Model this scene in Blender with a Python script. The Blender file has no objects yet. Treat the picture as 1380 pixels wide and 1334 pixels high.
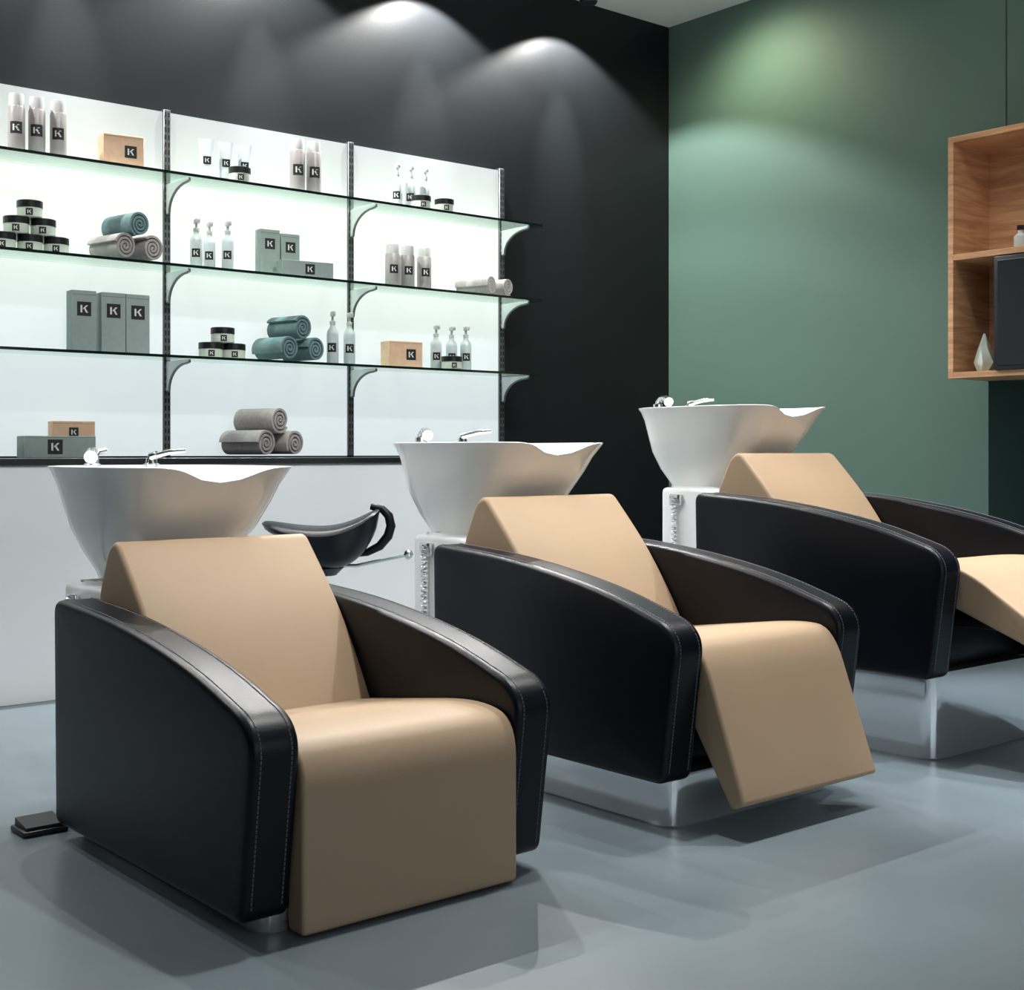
import bpy, bmesh, math, random
from mathutils import Vector, Matrix
random.seed(4)
scene = bpy.context.scene
try:
    scene.view_settings.view_transform = 'Standard'
    scene.view_settings.look = 'None'
except Exception: pass

# ---------------------------------------------------------------- materials
def mat(name, col, rough=0.5, metal=0.0, noise=None, bump=None, coat=0.0, emis=None, trans=0.0, spec=0.5, sheen=0.0, ior=1.45):
    m = bpy.data.materials.new(name); m.use_nodes = True
    nt = m.node_tree; b = nt.nodes['Principled BSDF']
    b.inputs['Base Color'].default_value = (*col, 1)
    b.inputs['Roughness'].default_value = rough
    b.inputs['Metallic'].default_value = metal
    b.inputs['Specular IOR Level'].default_value = spec
    b.inputs['Coat Weight'].default_value = coat
    b.inputs['Transmission Weight'].default_value = trans
    b.inputs['IOR'].default_value = ior
    if sheen: b.inputs['Sheen Weight'].default_value = sheen
    if emis:
        b.inputs['Emission Color'].default_value = (*emis[0], 1)
        b.inputs['Emission Strength'].default_value = emis[1]
    tc = nt.nodes.new('ShaderNodeTexCoord')
    if noise:
        sc, amt = noise
        n = nt.nodes.new('ShaderNodeTexNoise'); n.inputs['Scale'].default_value = sc; n.inputs['Detail'].default_value = 6
        nt.links.new(tc.outputs['Object'], n.inputs['Vector'])
        r = nt.nodes.new('ShaderNodeValToRGB')
        r.color_ramp.elements[0].position = 0.3; r.color_ramp.elements[1].position = 0.7
        r.color_ramp.elements[0].color = (*[c*(1-amt) for c in col], 1)
        r.color_ramp.elements[1].color = (*[min(1, c*(1+amt)) for c in col], 1)
        nt.links.new(n.outputs['Fac'], r.inputs['Fac'])
        nt.links.new(r.outputs['Color'], b.inputs['Base Color'])
    if bump:
        sc, st = bump
        n = nt.nodes.new('ShaderNodeTexNoise'); n.inputs['Scale'].default_value = sc; n.inputs['Detail'].default_value = 4
        nt.links.new(tc.outputs['Object'], n.inputs['Vector'])
        bp = nt.nodes.new('ShaderNodeBump'); bp.inputs['Strength'].default_value = st; bp.inputs['Distance'].default_value = 0.002
        nt.links.new(n.outputs['Fac'], bp.inputs['Height'])
        nt.links.new(bp.outputs['Normal'], b.inputs['Normal'])
    return m

M = {}
M['black_leather'] = mat('black_leather', (0.0028,0.0042,0.0085), 0.34, bump=(350,0.2), spec=0.33)
M['beige_leather'] = mat('beige_leather', (0.455,0.325,0.213), 0.5, bump=(300,0.12), noise=(2.5,0.03), spec=0.3)
M['stitch'] = mat('stitch_thread', (0.13,0.14,0.16), 0.6)
M['chrome'] = mat('chrome', (0.80,0.82,0.83), 0.15, 1.0)
M['base_metal'] = mat('polished_base_metal', (0.88,0.90,0.92), 0.13, 0.75)
M['ceramic'] = mat('white_ceramic', (0.96,0.955,0.93), 0.10, coat=0.6)
M['white_plastic'] = mat('white_plastic', (0.84,0.85,0.86), 0.25)
M['cab_white'] = mat('white_lacquer', (0.92,0.94,0.96), 0.35)
M['counter'] = mat('dark_counter', (0.012,0.015,0.016), 0.3)
M['dark_wall'] = mat('dark_wall_paint', (0.0085,0.0098,0.0112), 0.38, noise=(1.5,0.12), bump=(60,0.1), spec=0.26)
M['green_wall'] = mat('green_wall_paint', (0.078,0.135,0.114), 0.6, noise=(0.8,0.04), bump=(80,0.1), spec=0.3)
M['ceiling'] = mat('ceiling_paint', (0.80,0.80,0.77), 0.8, bump=(60,0.05))
M['plain_wall'] = mat('grey_wall_paint', (0.10,0.11,0.12), 0.8, bump=(60,0.05))
M['floor'] = mat('polished_concrete', (0.160,0.198,0.226), 0.32, noise=(1.4,0.14), bump=(25,0.04))
M['steel'] = mat('upright_steel', (0.16,0.17,0.18), 0.4, 0.8)
M['slot'] = mat('slot_black', (0.01,0.01,0.01), 0.7)
M['bracket'] = mat('bracket_pale_metal', (0.64,0.68,0.67), 0.35, 0.3)
M['glass_edge'] = mat('glass_edge_green', (0.005,0.014,0.012), 0.12)
M['can'] = mat('aluminium_can', (0.40,0.365,0.365), 0.35, 0.15)
M['can_white'] = mat('cap_white', (0.60,0.60,0.59), 0.35)
M['kraft'] = mat('kraft_card', (0.72,0.47,0.32), 0.8, noise=(40,0.06))
M['sage'] = mat('sage_card', (0.30,0.36,0.345), 0.7, noise=(40,0.04))
M['label'] = mat('label_black', (0.012,0.012,0.013), 0.5)
M['label_w'] = mat('label_white', (0.7,0.7,0.7), 0.5)
M['jar_body'] = mat('jar_body', (0.60,0.65,0.57), 0.3)
M['jar_lid'] = mat('jar_lid_black', (0.012,0.012,0.013), 0.3)
M['bottle'] = mat('bottle_white', (0.60,0.66,0.67), 0.25)
M['towel_grey'] = mat('towel_grey', (0.36,0.325,0.32), 0.95, bump=(400,1.0), noise=(60,0.12), sheen=0.2)
M['towel_teal'] = mat('towel_teal', (0.12,0.205,0.22), 0.95, bump=(400,1.0), noise=(60,0.15), sheen=0.2)
M['black_plastic'] = mat('black_plastic', (0.015,0.016,0.018), 0.35)
M['cable'] = mat('cable_grey', (0.03,0.035,0.035), 0.5)
M['vase'] = mat('vase_white', (0.62,0.70,0.64), 0.5)
M['screen'] = mat('cabinet_door_black', (0.014,0.018,0.024), 0.30, spec=0.35)

# wood
m = mat('oak_wood', (0.45,0.25,0.13), 0.5); nt = m.node_tree; b = nt.nodes['Principled BSDF']
tc = nt.nodes.new('ShaderNodeTexCoord'); mp = nt.nodes.new('ShaderNodeMapping'); mp.inputs['Scale'].default_value=(2,1.5,22)
n = nt.nodes.new('ShaderNodeTexNoise'); n.inputs['Scale'].default_value=1.6; n.inputs['Detail'].default_value=8; n.inputs['Distortion'].default_value=0.8
r = nt.nodes.new('ShaderNodeValToRGB')
r.color_ramp.elements[0].color=(0.43,0.215,0.105,1); r.color_ramp.elements[1].color=(0.66,0.39,0.215,1)
r.color_ramp.elements[0].position=.35; r.color_ramp.elements[1].position=.65
nt.links.new(tc.outputs['Object'], mp.inputs['Vector']); nt.links.new(mp.outputs['Vector'], n.inputs['Vector'])
nt.links.new(n.outputs['Fac'], r.inputs['Fac']); nt.links.new(r.outputs['Color'], b.inputs['Base Color'])
M['wood'] = m

# light-box diffuser (lamps behind, brightest around the lamp rows)
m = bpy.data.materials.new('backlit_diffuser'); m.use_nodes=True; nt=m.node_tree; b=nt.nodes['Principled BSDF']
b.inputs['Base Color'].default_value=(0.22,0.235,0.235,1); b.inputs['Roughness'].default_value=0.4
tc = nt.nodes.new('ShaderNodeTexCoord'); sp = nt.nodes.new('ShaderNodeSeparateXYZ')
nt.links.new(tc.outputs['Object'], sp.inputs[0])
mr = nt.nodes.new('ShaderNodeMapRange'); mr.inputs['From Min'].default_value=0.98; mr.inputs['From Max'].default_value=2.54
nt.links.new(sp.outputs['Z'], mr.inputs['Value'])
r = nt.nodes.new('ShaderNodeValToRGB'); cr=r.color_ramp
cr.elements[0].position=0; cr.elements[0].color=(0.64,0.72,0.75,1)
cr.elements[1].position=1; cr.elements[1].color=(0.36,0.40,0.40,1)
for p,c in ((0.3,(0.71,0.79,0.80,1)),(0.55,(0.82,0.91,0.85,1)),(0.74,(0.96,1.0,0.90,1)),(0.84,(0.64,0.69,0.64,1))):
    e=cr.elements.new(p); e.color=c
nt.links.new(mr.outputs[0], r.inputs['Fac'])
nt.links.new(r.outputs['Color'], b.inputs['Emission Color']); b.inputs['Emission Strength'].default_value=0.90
M['panel']=m

M['fill_light_pane'] = mat('fill_light_pane', (0.5,0.5,0.5), 0.3, emis=((0.88,0.95,1.0),1.55))  # glowing surface of the added fill panels on the front wall
M['frame_dark'] = mat('window_frame_dark', (0.03,0.03,0.032), 0.4)  # frames around the added fill panels

# glass shelf body
m = bpy.data.materials.new('shelf_glass'); m.use_nodes=True; nt=m.node_tree
for nn in list(nt.nodes): nt.nodes.remove(nn)
o=nt.nodes.new('ShaderNodeOutputMaterial'); mx=nt.nodes.new('ShaderNodeMixShader'); tr=nt.nodes.new('ShaderNodeBsdfTransparent'); gl=nt.nodes.new('ShaderNodeBsdfGlossy')
tr.inputs[0].default_value=(0.91,0.96,0.93,1); gl.inputs['Color'].default_value=(0.82,0.88,0.86,1); gl.inputs['Roughness'].default_value=0.05
fr=nt.nodes.new('ShaderNodeFresnel'); fr.inputs[0].default_value=1.5
nt.links.new(fr.outputs[0],mx.inputs[0]); nt.links.new(tr.outputs[0],mx.inputs[1]); nt.links.new(gl.outputs[0],mx.inputs[2]); nt.links.new(mx.outputs[0],o.inputs[0])
M['glass']=m

# ---------------------------------------------------------------- mesh builder
class B:
    def __init__(s): s.v=[]; s.f=[]; s.m=[]; s.sm=[]; s.mats=[]
    def mi(s,k):
        if k not in s.mats: s.mats.append(k)
        return s.mats.index(k)
    def add(s,vs,fs,k,smooth=False,T=None):
        o=len(s.v); i=s.mi(k)
        for v in vs:
            v=Vector(v)
            if T is not None: v=T@v
            s.v.append(v)
        for f in fs: s.f.append([o+a for a in f]); s.m.append(i); s.sm.append(smooth)
    def box(s,x0,x1,y0,y1,z0,z1,k,bev=0.0,seg=3,T=None):
        bm=bmesh.new(); bmesh.ops.create_cube(bm,size=1)
        for v in bm.verts:
            v.co=Vector(((x0+x1)/2+v.co.x*(x1-x0),(y0+y1)/2+v.co.y*(y1-y0),(z0+z1)/2+v.co.z*(z1-z0)))
        if bev>0: bmesh.ops.bevel(bm,geom=bm.edges[:],offset=bev,segments=seg,profile=0.5,affect='EDGES')
        bm.verts.index_update()
        s.add([v.co.copy() for v in bm.verts],[[v.index for v in f.verts] for f in bm.faces],k,bev>0,T)
        bm.free()
    def lathe(s,prof,c,k,seg=24,T=None):
        vs=[];fs=[]; n=len(prof)
        for (r,z) in prof:
            for j in range(seg):
                a=2*math.pi*j/seg; vs.append((c[0]+r*math.cos(a),c[1]+r*math.sin(a),c[2]+z))
        for i in range(n-1):
            for j in range(seg):
                fs.append([i*seg+j,i*seg+(j+1)%seg,(i+1)*seg+(j+1)%seg,(i+1)*seg+j])
        fs.append([j for j in range(seg)][::-1]); fs.append([(n-1)*seg+j for j in range(seg)])
        s.add(vs,fs,k,True,T)
    def tube(s,path,r,k,seg=8,T=None,closed=False):
        path=[Vector(p) for p in path]; n=len(path); vs=[];fs=[]
        rr = r if isinstance(r,(list,tuple)) else [r]*n
        up=None
        for i,p in enumerate(path):
            if closed: t=(path[(i+1)%n]-path[i-1])
            else: t=(path[min(i+1,n-1)]-path[max(i-1,0)])
            t.normalize()
            if up is None:
                up=Vector((0,0,1)) if abs(t.z)<0.9 else Vector((1,0,0))
            a=t.cross(up); 
            if a.length<1e-5: a=t.cross(Vector((1,0,0)))
            a.normalize(); b2=a.cross(t); b2.normalize(); up=b2
            for j in range(seg):
                th=2*math.pi*j/seg; vs.append(p+(a*math.cos(th)+b2*math.sin(th))*rr[i])
        for i in range(n if closed else n-1):
            i2=(i+1)%n
            for j in range(seg):
                fs.append([i*seg+j,i*seg+(j+1)%seg,i2*seg+(j+1)%seg,i2*seg+j])
        if not closed:
            fs.append(list(range(seg))[::-1]); fs.append([(n-1)*seg+j for j in range(seg)])
        s.add(vs,fs,k,True,T)
    def rings(s,rings,k,cap0=True,cap1=True,T=None,smooth=True):
        n=len(rings[0]); vs=[p for rg in rings for p in rg]; fs=[]
        for i in range(len(rings)-1):
            for j in range(n):
                fs.append([i*n+j,i*n+(j+1)%n,(i+1)*n+(j+1)%n,(i+1)*n+j])
        s.add(vs,fs,k,smooth,T)
        if cap0: s.add(rings[0],[list(range(n))[::-1]],k,False,T)
        if cap1: s.add(rings[-1],[list(range(n))],k,False,T)
    def obj(s,name,parent=None,loc=(0,0,0),rot=(0,0,0),weld=False):
        me=bpy.data.meshes.new(name); me.from_pydata([tuple(v) for v in s.v],[],s.f); 
        for k in s.mats: me.materials.append(M[k])
        for i,p in enumerate(me.polygons): p.material_index=s.m[i]; p.use_smooth=s.sm[i]
        me.update()
        bm=bmesh.new(); bm.from_mesh(me)
        if weld: bmesh.ops.remove_doubles(bm,verts=bm.verts[:],dist=1e-5)
        bmesh.ops.recalc_face_normals(bm,faces=bm.faces[:]); bm.to_mesh(me); bm.free()
        try: me.set_sharp_from_angle(angle=math.radians(42))
        except Exception: pass
        ob=bpy.data.objects.new(name,me); scene.collection.objects.link(ob)
        ob.location=loc; ob.rotation_euler=rot
        if parent: ob.parent=parent
        return ob

def empty(name,loc):
    e=bpy.data.objects.new(name,None); e.location=loc; e.empty_display_size=0.2; scene.collection.objects.link(e); return e

def round_poly(pts,n=7):
    area=sum(pts[i-1][0]*pts[i][1]-pts[i][0]*pts[i-1][1] for i in range(len(pts)))
    if area<0: pts=pts[::-1]
    out=[]
    N=len(pts)
    for i in range(N):
        p=Vector(pts[i][:2]); a=Vector(pts[i-1][:2]); c=Vector(pts[(i+1)%N][:2]); r=pts[i][2]
        la=(a-p).length; lc=(c-p).length; ra=min(r,la*0.48); rc=min(r,lc*0.48)
        A=p+(a-p).normalized()*ra; C_=p+(c-p).normalized()*rc
        for j in range(n+1):
            t=j/n; out.append(A*(1-t)**2+p*2*t*(1-t)+C_*t*t)
    res=[]
    for i in range(len(out)):
        p=out[i]; q=out[(i+1)%len(out)]; L=(q-p).length
        if L<1e-5: continue
        res.append(p)
        k=int(L/0.06)
        for j in range(1,k+1): res.append(p.lerp(q,j/(k+1)))
    return res
def inset(poly,d):
    n=len(poly); out=[]
    for i in range(n):
        t=(poly[(i+1)%n]-poly[i-1]).normalized(); out.append(poly[i]+Vector((-t.y,t.x))*d)
    return out
def pillow(b,poly,x0,x1,r,k,n=6,rx=None,T=None,bulge=0.0,convex=False):
    """YZ profile swept along X with rounded edges; convex=True gives gently crowned side faces"""
    rx=rx or r
    w=x1-x0
    def ring(x,d):
        P=inset(poly,d) if d>1e-6 else poly
        return [Vector((x,p[0],p[1])) for p in P]
    seq=[(x0+rx*(1-math.cos(math.pi/2*i/n)), r*(1-math.sin(math.pi/2*i/n))) for i in range(n+1)]
    mid=[(x0+rx+(w-2*rx)*j/4,0.0) for j in range(1,4)]
    seq=seq+mid+[(x1-(x-x0),d) for x,d in seq[::-1]]
    rg=[ring(x,d) for x,d in seq]
    if convex:
        base=rg[0]; cen=sum(base,Vector())/len(base)
        sc=[.04,.25,.5,.72,.88,.96]
        pre=[];post=[]
        for s_ in sc:
            hb=bulge*(1-s_**3)
            pre.append([Vector((x0-hb,cen.y+(p.y-cen.y)*s_,cen.z+(p.z-cen.z)*s_)) for p in base])
            post.append([Vector((x1+hb,cen.y+(p.y-cen.y)*s_,cen.z+(p.z-cen.z)*s_)) for p in base])
        rg=pre+rg+post[::-1]
    b.rings(rg,k,T=T)

# ---------------------------------------------------------------- room
C=3.62; XG=6.0; YW=5.7
b=B(); b.box(-3,7.2,-3,YW+0.2,-0.1,0,'floor'); b.obj('floor')
b=B(); b.box(-3,7.2,-3,YW+0.2,C,C+0.1,'ceiling'); b.obj('ceiling')
b=B(); b.box(-3,XG,YW,YW+0.2,0,C,'dark_wall'); b.obj('wall_back')
b=B(); b.box(XG,7.2,3.545,YW+0.2,0,C,'green_wall'); b.box(XG,7.2,-3,3.545,1.36,C,'green_wall')
b.box(6.9,7.2,-3,3.545,0,1.36,'green_wall'); b.obj('wall_right')
b=B(); b.box(-3.2,-3,-3,YW+0.2,0,C,'plain_wall'); b.obj('wall_left')
b=B(); b.box(-3.2,7.2,-3.2,-3,0,C,'plain_wall'); b.obj('wall_front')
for i,(wx0,wx1) in enumerate(((-0.6,0.9),(1.3,2.8),(3.2,4.7))):  # unseen glowing panels added behind the camera to light and streak the basins
    b=B(); b.box(wx0,wx1,-2.99,-2.98,.5,2.9,'fill_light_pane')
    for xx in (wx0,wx1): b.box(xx-.04,xx+.04,-2.995,-2.92,.46,2.94,'frame_dark')
    for zz in (.46,2.86): b.box(wx0,wx1,-2.995,-2.92,zz,zz+.08,'frame_dark')
    b.obj('window_%d'%(i+1))

# ---------------------------------------------------------------- low cabinet + counter
b=B()
b.box(-0.27,4.6,5.34,5.695,0.0,0.95,'cab_white')
b.box(-0.27,4.6,5.322,5.34,0.0,0.945,'cab_white',0.002,1)
b.box(-0.29,4.62,5.31,5.697,0.95,0.978,'counter',0.003,1)
b.obj('low_cabinet')

# ---------------------------------------------------------------- wall shelving unit
b=B(); YP=5.64
posts=[0.70,1.68,2.656,3.639,4.612]
for i in range(4):
    b.box(posts[i]+0.016,posts[i+1]-0.016,YP,YP+0.03,0.985,2.54,'panel')
b.box(posts[0]-0.02,posts[-1]+0.02,YP+0.03,5.697,0.985,2.545,'bracket')
for x in posts:
    b.box(x-0.017,x+0.017,YP-0.012,YP+0.03,0.985,2.55,'steel',0.002,1)
    z=1.02
    while z<2.52:
        for dx in (-0.0078,0.0078):
            b.box(x+dx-0.0033,x+dx+0.0033,YP-0.0135,YP-0.0119,z,z+0.022,'slot')
        z+=0.034
SH=[1.424,1.822,2.222]
for z in SH:
    for x in posts:
        pr=[(YP-0.012,z-0.012),(5.405,z-0.012),(5.405,z-0.022)]
        for i in range(9):
            t=i/8; a=t*math.pi/2
            pr.append((5.43+ (YP-0.012-0.02-5.43)*(math.sin(a)), z-0.026-0.115*(1-math.cos(a))))
        pr.append((YP-0.012,z-0.145))
        P0=[Vector((x-0.006,p[0],p[1])) for p in pr]; P1=[Vector((x+0.006,p[0],p[1])) for p in pr]
        b.rings([P0,P1],'bracket',smooth=False)
        b.tube([(x,p[0]-0.002,p[1]-0.002) for p in pr[2:]],0.006,'steel',6)
    b.box(posts[0]-0.08,posts[-1]+0.08,5.392,YP-0.014,z-0.010,z,'glass')
    b.box(posts[0]-0.08,posts[-1]+0.08,5.388,5.392,z-0.011,z+0.001,'glass_edge')
    b.box(posts[-1]+0.08,posts[-1]+0.084,5.388,YP-0.014,z-0.011,z+0.001,'glass_edge')
b.obj('glass_shelving_unit')

# ---------------------------------------------------------------- products
GLY=[[(-.7,-.7),(-.35,-.7),(-.35,.7),(-.7,.7)],[(-.3,.0),(.35,.7),(.75,.7),(.0,-.05)],[(-.1,.1),(.15,.3),(.75,-.7),(.35,-.7)]]
def cyl_label(b,r,zc,h,ang=-1.95):
    def mp(u,v,e): 
        a=ang+u*h/r; return ((r+e)*math.cos(a),(r+e)*math.sin(a),zc+v*h)
    n=6; vs=[];fs=[]
    for i in range(n+1):
        u=-1+2*i/n; vs+= [mp(u,-1,.0006),mp(u,1,.0006)]
    for i in range(n): fs.append([2*i,2*i+2,2*i+3,2*i+1])
    b.add(vs,fs,'label')
    for g in GLY: b.add([mp(u*.75,v*.75,.0012) for u,v in g],[[0,1,2,3]],'label_w')
def flat_label(b,x,y,zc,h):
    b.add([(x-h,y,zc-h),(x+h,y,zc-h),(x+h,y,zc+h),(x-h,y,zc+h)],[[0,1,2,3]],'label')
    for g in GLY: b.add([(x+u*.75*h,y-.0006,zc+v*.75*h) for u,v in g],[[0,1,2,3]],'label_w')
def can(x,y,z,r=0.03,h=0.215):
    b=B(); b.lathe([(r*.93,0),(r,.004),(r,h*.76),(r*.93,h*.79)],(0,0,0),'can')
    b.lathe([(r*.90,h*.79),(r*.90,h*.95),(r*.84,h)],(0,0,0),'can_white')
    cyl_label(b,r,h*.42,h*.10); b.obj('hairspray_can',None,(x,y,z))
def jar(x,y,z,r=0.043,h=0.066):
    b=B(); b.lathe([(r*.9,0),(r*.97,.004),(r*.97,h*.58)],(0,0,0),'jar_body'); b.lathe([(r,h*.58),(r,h*.97),(r*.95,h)],(0,0,0),'jar_lid')
    cyl_label(b,r*.97,h*.29,h*.2); b.obj('cosmetic_jar',None,(x,y,z))
def bottle(x,y,z,r=0.024,h=0.2):
    b=B(); b.lathe([(r*.9,0),(r,.004),(r,h*.55),(r*.9,h*.62),(r*.45,h*.69),(r*.42,h*.74)],(0,0,0),'bottle')
    b.lathe([(r*.5,h*.74),(r*.5,h*.8),(r*.22,h*.81),(r*.22,h*.9)],(0,0,0),'can_white')
    b.box(-.010,.009,-.03,.012,h*.89,h*.98,'can_white',.003,2)
    b.box(-.003,.003,-.036,-.03,h*.925,h*.96,'can_white')
    cyl_label(b,r,h*.3,h*.085); b.obj('spray_bottle',None,(x,y,z),(0,0,random.uniform(-.4,-.1)))
def tubeb(x,y,z,h=0.2):
    b=B(); b.lathe([(.019,0),(.021,.003),(.021,.032)],(0,0,0),'can_white')
    R=[]
    for i in range(7):
        t=i/6; rx=.025+.011*t; ry=.025*(1-t)+.002*t
        R.append([Vector((rx*math.cos(a),ry*math.sin(a),.032+(h-.032)*t)) for a in [2*math.pi*j/20 for j in range(20)]])
    b.rings(R,'bottle'); flat_label(b,0,-.0205,h*.5,.018); b.obj('cream_tube',None,(x,y,z),(0,0,-.3))
def carton(x,y,z,w,d,h,k,name='product_carton',lab=.02,lx=0,rz=-.12):
    b=B(); b.box(-w/2,w/2,-d/2,d/2,0,h,k,.0015,1)
    b.box(-w/2+.002,w/2-.002,-d/2-.0004,-d/2+.0004,h*.93,h*.935,'label')
    flat_label(b,lx,-d/2-.0008,h*.5 if h<.15 else h*.7,lab); b.obj(name,None,(x,y,z),(0,0,rz))
def towel(x,y,z,k,rz,R=0.044,L=0.19):
    b=B(); turns=3.3; n=96; th=.011
    inn=[];out=[]
    ph=random.uniform(0,6)
    for i in range(n+1):
        t=i/n; a=ph+2*math.pi*turns*t; r=.006+(R-.006)*t
        r+=.0016*math.sin(a*2+R*90)*t
        inn.append((max(r-th,.001)*math.cos(a),max(r-th,.001)*math.sin(a))); out.append((r*math.cos(a),r*math.sin(a)))
    vs=[];fs=[]; N=n+1
    for e in (-L/2,-L/2+.006,L/2-.006,L/2):
        s=0.985 if abs(e)==L/2 else 1
        vs+=[(p[0]*s,e,p[1]*s) for p in out]; vs+=[(p[0],e,p[1]) for p in inn]
    for l in range(3):
        o=l*2*N; q=(l+1)*2*N
        for i in range(n):
            fs.append([o+i,o+i+1,q+i+1,q+i]); fs.append([o+N+i,q+N+i,q+N+i+1,o+N+i+1])
        fs.append([o+n,o+N+n,q+N+n,q+n]); fs.append([o,q,q+N,o+N])
    for o in (0,6*N):
        for i in range(n): fs.append([o+i,o+N+i,o+N+i+1,o+i+1])
    b.add(vs,fs,k,True)
    b.obj('rolled_towel',None,(x,y,z+R*1.0),(0,0,rz))

S1,S2,S3,S0=2.2235,1.8235,1.4255,.979
for x in (1.934,2.018,2.108): can(x,5.50,S1,.034,.245)
carton(2.385,5.51,S1,.175,.09,.14,'kraft',lab=.026,lx=.03)
for x in (2.805,2.90,2.995): tubeb(x,5.54,S1)
jar(2.925,5.45,S1,.05,.07)
for x in (3.255,3.345): can(x,5.50,S1,.036,.26)
for x in (3.855,3.94,4.03): bottle(x,5.54,S1,.028,.235)
for x in (3.94,4.085): jar(x,5.45,S1,.05,.066)
# shelf 2
for x,z in ((1.875,0),(1.985,0),(2.095,0),(1.93,.0705),(2.04,.0705),(1.985,.141)): jar(x,5.49,S2+z,.052,.070)
towel(2.345,5.515,S2,'towel_grey',.22,.058,.2); towel(2.47,5.515,S2,'towel_grey',.22,.058,.2); towel(2.41,5.515,S2+.099,'towel_teal',.22,.058,.2)
for x,y in ((2.73,5.49),(2.815,5.53),(2.87,5.46)): bottle(x,y,S2,.027,.225)
carton(3.135,5.57,S2,.10,.06,.225,'sage',lab=.025); carton(3.245,5.57,S2,.095,.06,.215,'sage',lab=.025)
carton(3.27,5.455,S2,.26,.07,.075,'sage',lab=.024,lx=.01)
for x in (3.80,3.89,3.995): can(x,5.5,S2,.037,.215)
towel(4.34,5.515,S2,'towel_grey',.35,.05,.2); towel(4.47,5.515,S2,'towel_grey',.25,.05,.18)
# shelf 3
for x in (2.215,2.345,2.455): carton(x,5.52,S3,.105,.07,.26,'sage',lab=.03,rz=-.06)
for x,z in ((2.80,0),(2.915,0),(2.86,.0705)): jar(x,5.49,S3+z,.054,.070)
towel(3.145,5.515,S3,'towel_teal',.22,.060,.2); towel(3.285,5.515,S3,'towel_teal',.22,.06,.2); towel(3.215,5.515,S3+.099,'towel_teal',.22,.06,.2)
for x in (3.425,3.52): bottle(x,5.46,S3,.028,.255)
carton(3.855,5.5,S3,.19,.09,.13,'kraft',lab=.027,lx=.03)
for x,y in ((4.10,5.54),(4.20,5.54),(4.255,5.49)): bottle(x,y,S3,.029,.235)
jar(4.125,5.44,S3,.054,.066)
# counter
carton(2.20,5.59,S0,.18,.07,.155,'kraft',lab=.02); carton(2.085,5.46,S0,.29,.12,.09,'sage',lab=.03,lx=-.02)
towel(2.98,5.48,S0,'towel_grey',.3,.064,.24); towel(3.13,5.48,S0,'towel_grey',.3,.064,.24); towel(3.05,5.48,S0+.108,'towel_grey',.3,.064,.24)

# ---------------------------------------------------------------- salon chairs
ARM=round_poly([(.05,0,.03),(1.05,0,.03),(1.062,.580,.04),(.69,.560,.25),(.30,.500,.22),(.04,.422,.040),(0,.372,.040)])
BACK=round_poly([(.55,.20,.02),(.59,.285,.03),(.67,.42,.1),(.785,.575,.1),(.94,.735,.03),(.985,.715,.03),(1.05,.585,.03),(1.03,.20,.02)])
SEATS=[
 [(0,-.034,.015),(0.0,.345,.09),(.14,.372,.12),(.66,.30,.02),(.66,.16,.02),(.07,.19,.02),(.065,-.034,.015)],
 [(-.13,-.035,.012),(.02,.365,.10),(.14,.372,.1),(.66,.30,.02),(.66,.16,.02),(.10,.22,.03),(-.082,-.055,.012)],
 [(-.36,.125,.012),(.0,.36,.10),(.14,.372,.12),(.66,.30,.02),(.66,.16,.02),(.12,.26,.03),(-.332,.082,.012)],
]
YF=2.37
for ci,(cx,lift) in enumerate(((1.703,.04),(2.925,.13),(4.150,.27))):
    e=empty('salon_chair',(cx,YF,0))
    for side,nm in ((-1,'arm_left'),(1,'arm_right')):
        b=B(); x0,x1=(-.4025,-.2885) if side<0 else (.2885,.4025)
        pillow(b,ARM,x0,x1,.016,'black_leather',rx=.016,n=5,bulge=.006 if side<0 else .004,convex=True)
        for sgn in (-1,1):
            xo=(x0+x1)/2+sgn*(.057-.0215)
            run=[p for p in inset(ARM,-.0002)]
            N=len(run)
            for i in range(N):
                a,c=run[i],run[(i+1)%N]
                mid=(a+c)/2
                if mid[1]<.03 or mid[0]>1.04: continue
                L=(c-a).length
                k=max(1,round(L/.011))
                if L<.004: continue
                for j in range(k):
                    q0=a.lerp(c,(j+.15)/k); q1=a.lerp(c,(j+.85)/k)
                    b.tube([(xo,q0[0],q0[1]),(xo,q1[0],q1[1])],.0017,'stitch',4)
        b.obj(nm,e,(0,0,lift))
    b=B(); pillow(b,round_poly(SEATS[ci]),-.2865,.2865,.010,'beige_leather'); b.obj('seat_cushion',e,(0,0,lift))
    b=B(); pillow(b,BACK,-.285,.285,.014,'beige_leather'); b.obj('backrest',e,(0,0,lift))
    b=B(); b.box(-.282,.282,.12,1.04,.015,.19,'black_leather',.01,2)
    if ci==2:
        b.box(-.2,.2,-.20,.13,.155,.185,'black_plastic',.008,2)
    b.obj('body',e,(0,0,lift))
    b=B(); poly=[(-.345,.075,.055),(.345,.075,.055),(.345,1.03,.03),(-.345,1.03,.03)]
    rp=round_poly(poly,8); top=lift+.012
    b.rings([[Vector((p[0]*.99,(p[1]-.55)*.99+.55,0.0)) for p in rp],[Vector((p[0],p[1],.006)) for p in rp],[Vector((p[0],p[1],top)) for p in rp]],'base_metal')
    b.obj('chrome_base',e)

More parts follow.
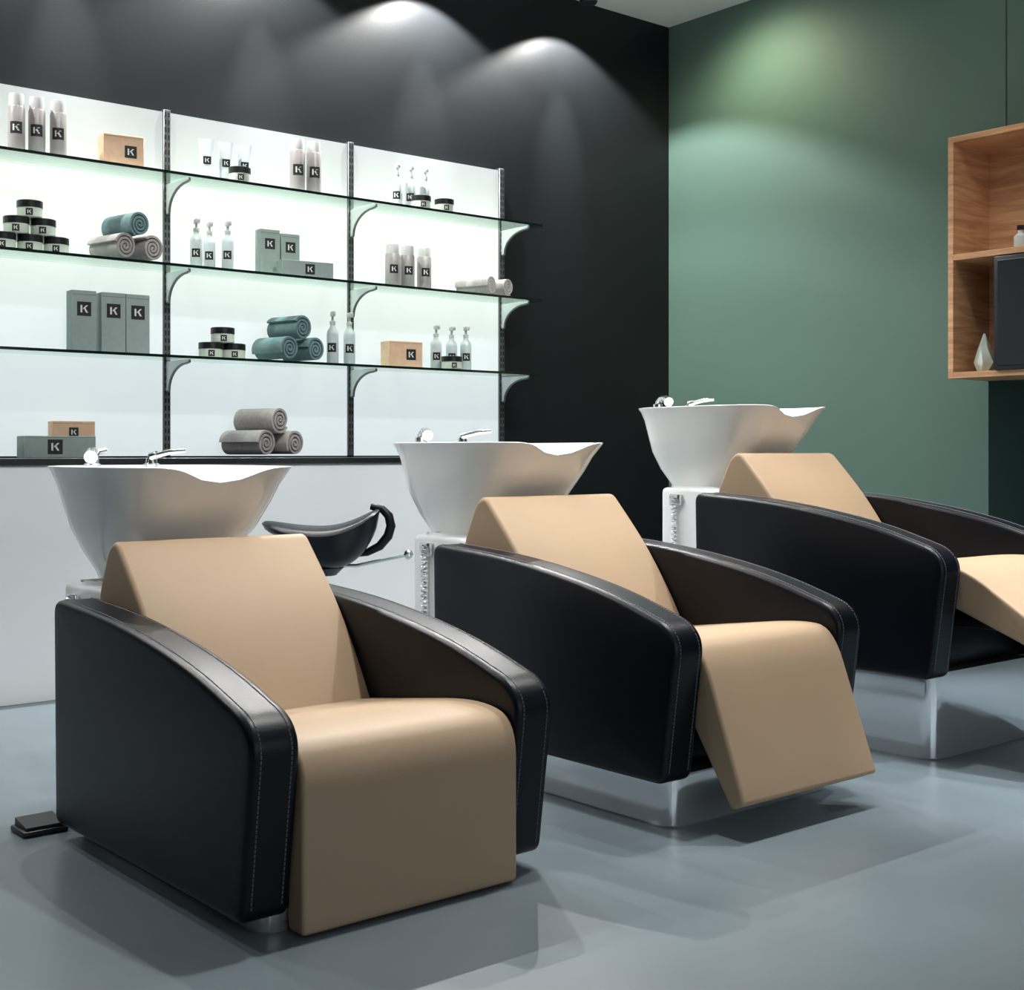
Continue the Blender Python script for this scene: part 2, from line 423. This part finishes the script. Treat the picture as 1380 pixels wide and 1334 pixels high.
# ---------------------------------------------------------------- wash basins
def superring(a,bb,cy,z,n=96,ex=2.6,notch=0,chan=0):
    out=[]
    for j in range(n):
        th=2*math.pi*j/n; c,s=math.cos(th),math.sin(th)
        x=a*math.copysign(abs(c)**(2/ex),c); y=bb*math.copysign(abs(s)**(2/ex),s)
        zz=z
        if s<0:
            w=math.exp(-abs(x/.105)**2.6); zz-=notch*w; y+=chan*w
        out.append(Vector((x,cy+y,zz)))
    return out
for ci,(cx,rim) in enumerate(((1.703,.962),(2.925,1.035),(4.150,1.183))):
    lift=(.04,.13,.27)[ci]
    e=empty('wash_basin',(cx,3.60,0))
    b=B()
    outer=[(-.365,.135,.135,.085),(-.31,.150,.165,.08),(-.25,.185,.215,.07),(-.18,.222,.268,.045),(-.10,.250,.305,.02),(-.05,.264,.328,.008),(-.018,.279,.347,.0),(-.008,.285,.354,0),(-.002,.288,.357,0),(0,.285,.354,0)]
    inner=[(0,.271,.339,0),(-.012,.260,.327,0),(-.06,.238,.30,.01),(-.12,.20,.245,.03),(-.17,.15,.18,.045),(-.19,.06,.07,.05)]
    def nt_(z): return .042*max(0,1+z/.16) if z>-.16 else 0
    def ch_(z): return .040*max(0,1+z/.33)
    R=[superring(a,bb,cy,z,notch=nt_(z),chan=ch_(z),ex=3.4) for z,a,bb,cy in outer]+[superring(a,bb,cy,z,notch=nt_(z),chan=ch_(z)*.9,ex=3.4) for z,a,bb,cy in inner]
    b.rings(R,'ceramic',cap0=True,cap1=True)
    b.lathe([(.02,0),(.02,.004)],(0,.05,-.19),'chrome')
    b.obj('bowl',e,(0,0,rim))
    b=B(); b.box(-.25,.25,-.155,.15,-lift-.035,.555,'white_plastic',.018,3)
    b.box(-.20,.20,-.10,.13,.553,rim-.362-lift-.035,'white_plastic',.008,3)
    b.obj('pedestal',e,(0,0,lift+.035))
    b=B()
    b.lathe([(.026,-.02),(.026,.012),(.02,.016),(.02,.03)],(-.10,.31,-.01),'chrome')
    b.lathe([(.026,-.02),(.026,.012),(.018,.016),(.016,.03)],(.09,.31,-.01),'chrome')
    b.tube([(-.10,.31,.01),(-.10,.305,.03),(-.11,.28,.042),(-.13,.24,.04),(-.15,.20,.025)],[.014,.014,.013,.015,.020],'chrome',12)
    b.tube([(-.10,.31,.01),(-.08,.32,.04),(-.05,.33,.045)],[.012,.01,.007],'chrome',10)
    b.tube([(.09,.31,.01),(.09,.305,.026),(.10,.29,.032)],[.014,.015,.012],'chrome',12)
    b.tube([(.10,.295,.03),(.13,.27,.04),(.17,.24,.044)],[.010,.009,.006],'chrome',10)
    b.obj('faucet',e,(0,0,rim))
    b=B(); pts=[]
    for i in range(220):
        t=i/219; a=t*2*math.pi*18
        pts.append((-.265+.012*math.cos(a),.06+.012*math.sin(a),.54-.30*t))
    b.tube(pts,.003,'chrome',6)
    b.box(-.266,-.25,.03,.09,.50,.545,'chrome',.004,2)
    b.obj('shower_hose',e,(0,0,lift+.02))

# ---------------------------------------------------------------- saddle stool
e=empty('saddle_stool',(2.77,4.50,0))
b=B(); nu,nv=36,24
vs=[];fs=[]
for sgn in (0,1):
    for i in range(nu+1):
        for j in range(nv+1):
            u=-1+2*i/nu; v=-1+2*j/nv
            uu=u*math.sqrt(1-.5*v*v); vv=v*math.sqrt(1-.5*u*u)
            rr=min(1,math.hypot(uu,vv)); ed=(max(0,1-rr**6))**.5
            x=.23*uu; y=.17*vv
            z=(.035 if uu<0 else .085)*abs(uu)**2.0-.01*vv*vv
            dp=.115*(max(0,1-((uu-.3)/1.05)**2-vv*vv*.5))**.8+.035
            vs.append((x,y,z+(.022*ed if sgn==0 else -dp*ed)))
N=(nu+1)*(nv+1)
for sgn in (0,1):
    for i in range(nu):
        for j in range(nv):
            o=sgn*N+i*(nv+1)+j; f=[o,o+1,o+nv+2,o+nv+1]; fs.append(f if sgn else f[::-1])
b.add(vs,fs,'black_leather',True)
b.obj('saddle_seat',e,(0,0,.690),(0,0,-.6))
b=B()
arc=[(.13,-.02,.595),(.17,-.07,.605),(.205,-.105,.63),(.228,-.13,.67),(.235,-.14,.71),(.230,-.132,.75),(.212,-.112,.777),(.18,-.08,.787)]
b.tube(arc,[.012,.015,.018,.019,.019,.018,.016,.013],'black_leather',14)
b.tube([(0,0,.555),(.12,-.07,.555),(.29,-.17,.595)],.007,'chrome',8)
b.lathe([(.004,-.020),(.015,-.013),(.020,0),(.015,.013),(.004,.020)],(.295,-.173,.597),'chrome',14)
b.lathe([(.06,.52),(.09,.55)],(0,0,0),'black_plastic')
b.lathe([(.025,.12),(.025,.38),(.016,.38),(.016,.53)],(0,0,0),'chrome')
for i in range(5):
    a=2*math.pi*i/5+.3; c,s=math.cos(a),math.sin(a)
    b.tube([(0,0,.12),(.12*c,.12*s,.10),(.27*c,.27*s,.065)],[.022,.018,.013],'chrome',8)
    b.tube([(.27*c-.012*s,.27*s+.012*c,.028),(.27*c+.012*s,.27*s-.012*c,.028)],.028,'black_plastic',14)
    b.tube([(.27*c,.27*s,.03),(.27*c,.27*s,.068)],.006,'chrome',6)
b.obj('frame',e)

# foot pedal
b=B(); b.box(-.065,.055,-.05,.05,0,.016,'black_plastic',.005,2)
b.add([(-.055,-.042,.016),(.045,-.042,.016),(.045,.042,.016),(-.055,.042,.016),(-.055,-.042,.024),(.045,-.042,.024),(.045,.042,.036),(-.055,.042,.036)],[[4,5,6,7],[0,1,5,4],[1,2,6,5],[2,3,7,6],[3,0,4,7]],'black_plastic')
b.tube([(.055,0,.010),(.08,-.01,.008),(.11,.0,.008)],.005,'black_plastic',6)
b.obj('foot_pedal',None,(1.30,3.51,0))

# ---------------------------------------------------------------- wooden wall shelf
b=B(); x0,x1=5.66,5.998; y0,y1=2.30,3.555; z0,z1=1.353,2.50; t=.028
b.box(x0,x1,y1-t,y1,z0,z1,'wood',.001,1); b.box(x0,x1,y0,y0+t,z0,z1,'wood',.001,1)
b.box(x0,x1,y0+t,y1-t,z0,z0+t,'wood',.001,1); b.box(x0,x1,y0+t,y1-t,z1-t,z1,'wood',.001,1)
b.box(x0,x1-.02,y0+t,y1-t,1.912,1.94,'wood',.001,1)
b.box(x1-.02,x1,y0+t,y1-t,z0+t,z1-t,'wood')
b.obj('wooden_wall_shelf')
b=B(); b.box(5.645,5.95,2.62,3.31,1.3815,1.905,'screen',.006,2); b.box(5.641,5.646,2.64,3.29,1.40,1.885,'screen',.002,1)
b.obj('black_storage_box')
b=B(); R=[]
for r_,z,o in ((.030,0,0),(.052,.045,.4),(.030,.11,0),(.006,.180,.4),(.005,.183,.4)):
    R.append([Vector((r_*math.cos(2*math.pi*j/6+o),r_*math.sin(2*math.pi*j/6+o),z)) for j in range(6)])
b.rings(R,'vase',smooth=False); b.obj('geometric_vase',None,(5.77,3.43,1.3815))
b=B(); b.lathe([(.028,0),(.03,.003),(.03,.06),(.012,.075),(.012,.09)],(0,0,0),'bottle'); b.lathe([(.016,.088),(.016,.11)],(0,0,0),'jar_lid'); b.obj('dropper_bottle',None,(5.75,3.235,1.9405))
b=B(); b.tube([(5.80,3.335,2.50),(5.80,3.335,C)],.005,'cable',6); b.tube([(5.80,2.5,2.50),(5.80,2.5,C)],.005,'cable',6); b.obj('suspension_cable')

# ---------------------------------------------------------------- lamps
def aim(ob,target):
    d=Vector(target)-ob.location; ob.rotation_euler=d.to_track_quat('-Z','Y').to_euler()
def spot(name,loc,target,power,size,blend,col,rad=.03,fix=True):
    l=bpy.data.lights.new(name,'SPOT'); l.energy=power; l.spot_size=math.radians(size); l.spot_blend=blend; l.color=col; l.shadow_soft_size=rad
    o=bpy.data.objects.new(name,l); scene.collection.objects.link(o); o.location=loc; aim(o,target)
    if fix:
        b=B(); b.lathe([(.045,0),(.05,.01),(.05,.075),(.03,.085),(.012,.086),(.012,C-loc[2]-.012)],(0,0,.012),'black_plastic'); b.obj('ceiling_spotlight',None,loc)
    return o
def area(name,loc,target,power,sx,sy,col):
    l=bpy.data.lights.new(name,'AREA'); l.shape='RECTANGLE'; l.size=sx; l.size_y=sy; l.energy=power; l.color=col
    o=bpy.data.objects.new(name,l); scene.collection.objects.link(o); o.location=loc; aim(o,target); return o
for x,k in ((.30,.9),(1.26,.9),(2.22,1.0),(3.17,1.3),(4.13,1.8),(5.10,1.35)):
    spot('wall_washer_light',(x,5.46,3.50),(x,5.50,1.0),130*k,124,.25,(1,.99,.96),.010)
    spot('wall_beam_light',(x,5.42,3.49),(x,5.69,2.75),150,30,1.0,(1,.99,.96),.015,False)
spot('green_wall_light',(5.52,4.95,3.50),(5.88,4.85,2.6),66,152,.9,(1,.95,.66),.12)
spot('shelf_fill_light',(4.6,2.6,3.48),(5.8,3.1,1.9),40,46,.9,(1,.96,.88),.05)  # spot and fixture added to brighten the wooden shelf
for (x,y,tx,ty,p) in ((2.5,2.55,1.80,2.95,215),(3.7,2.55,2.95,2.9,215),(4.95,2.55,4.15,2.9,225)):
    spot('chair_downlight',(x,y,3.45),(tx,ty,0),p,66,.85,(1,.985,.96),.06)
spot('floor_fill_light',(4.6,1.2,3.45),(4.25,1.85,0),620,42,1.0,(.93,.97,1),.06)  # added spot and fixture, brightening the right floor in place of window light
for (x,p) in ((1.4,170),(2.7,140),(4.0,150)):
    spot('product_fill_light',(x+.3,3.2,3.50),(x+.9,5.4,1.0),p,54,.7,(1,.99,.97),.06)  # added spots and fixtures, front fill for the products and low cabinet
for (x,p) in ((1.2,180),(2.6,180),(3.9,180)):
    spot('basin_fill_light',(x,1.6,3.50),(x+.5,3.6,1.0),p,28,.8,(1,.99,.97),.05)  # spots and fixtures added to whiten the basins from the front
area('upward_fill_light',(3.9,2.9,3.05),(3.9,2.91,4),38,1.6,.3,(1,.98,.95))  # unseen area fill added to lift the ceiling and bounce onto the basins

w=bpy.data.worlds.new('world'); scene.world=w; w.use_nodes=True
w.node_tree.nodes['Background'].inputs[0].default_value=(.6,.7,.8,1); w.node_tree.nodes['Background'].inputs[1].default_value=.1

# ---------------------------------------------------------------- camera
cam=bpy.data.cameras.new('camera'); co=bpy.data.objects.new('camera',cam); scene.collection.objects.link(co)
co.location=(0,0,1.0); co.rotation_euler=(math.radians(90),0,-math.atan2(.6396,.7687))
cam.sensor_width=36; cam.sensor_fit='HORIZONTAL'; cam.lens=36*1797/1380; cam.shift_y=-57/1380; cam.clip_start=.05
scene.camera=co
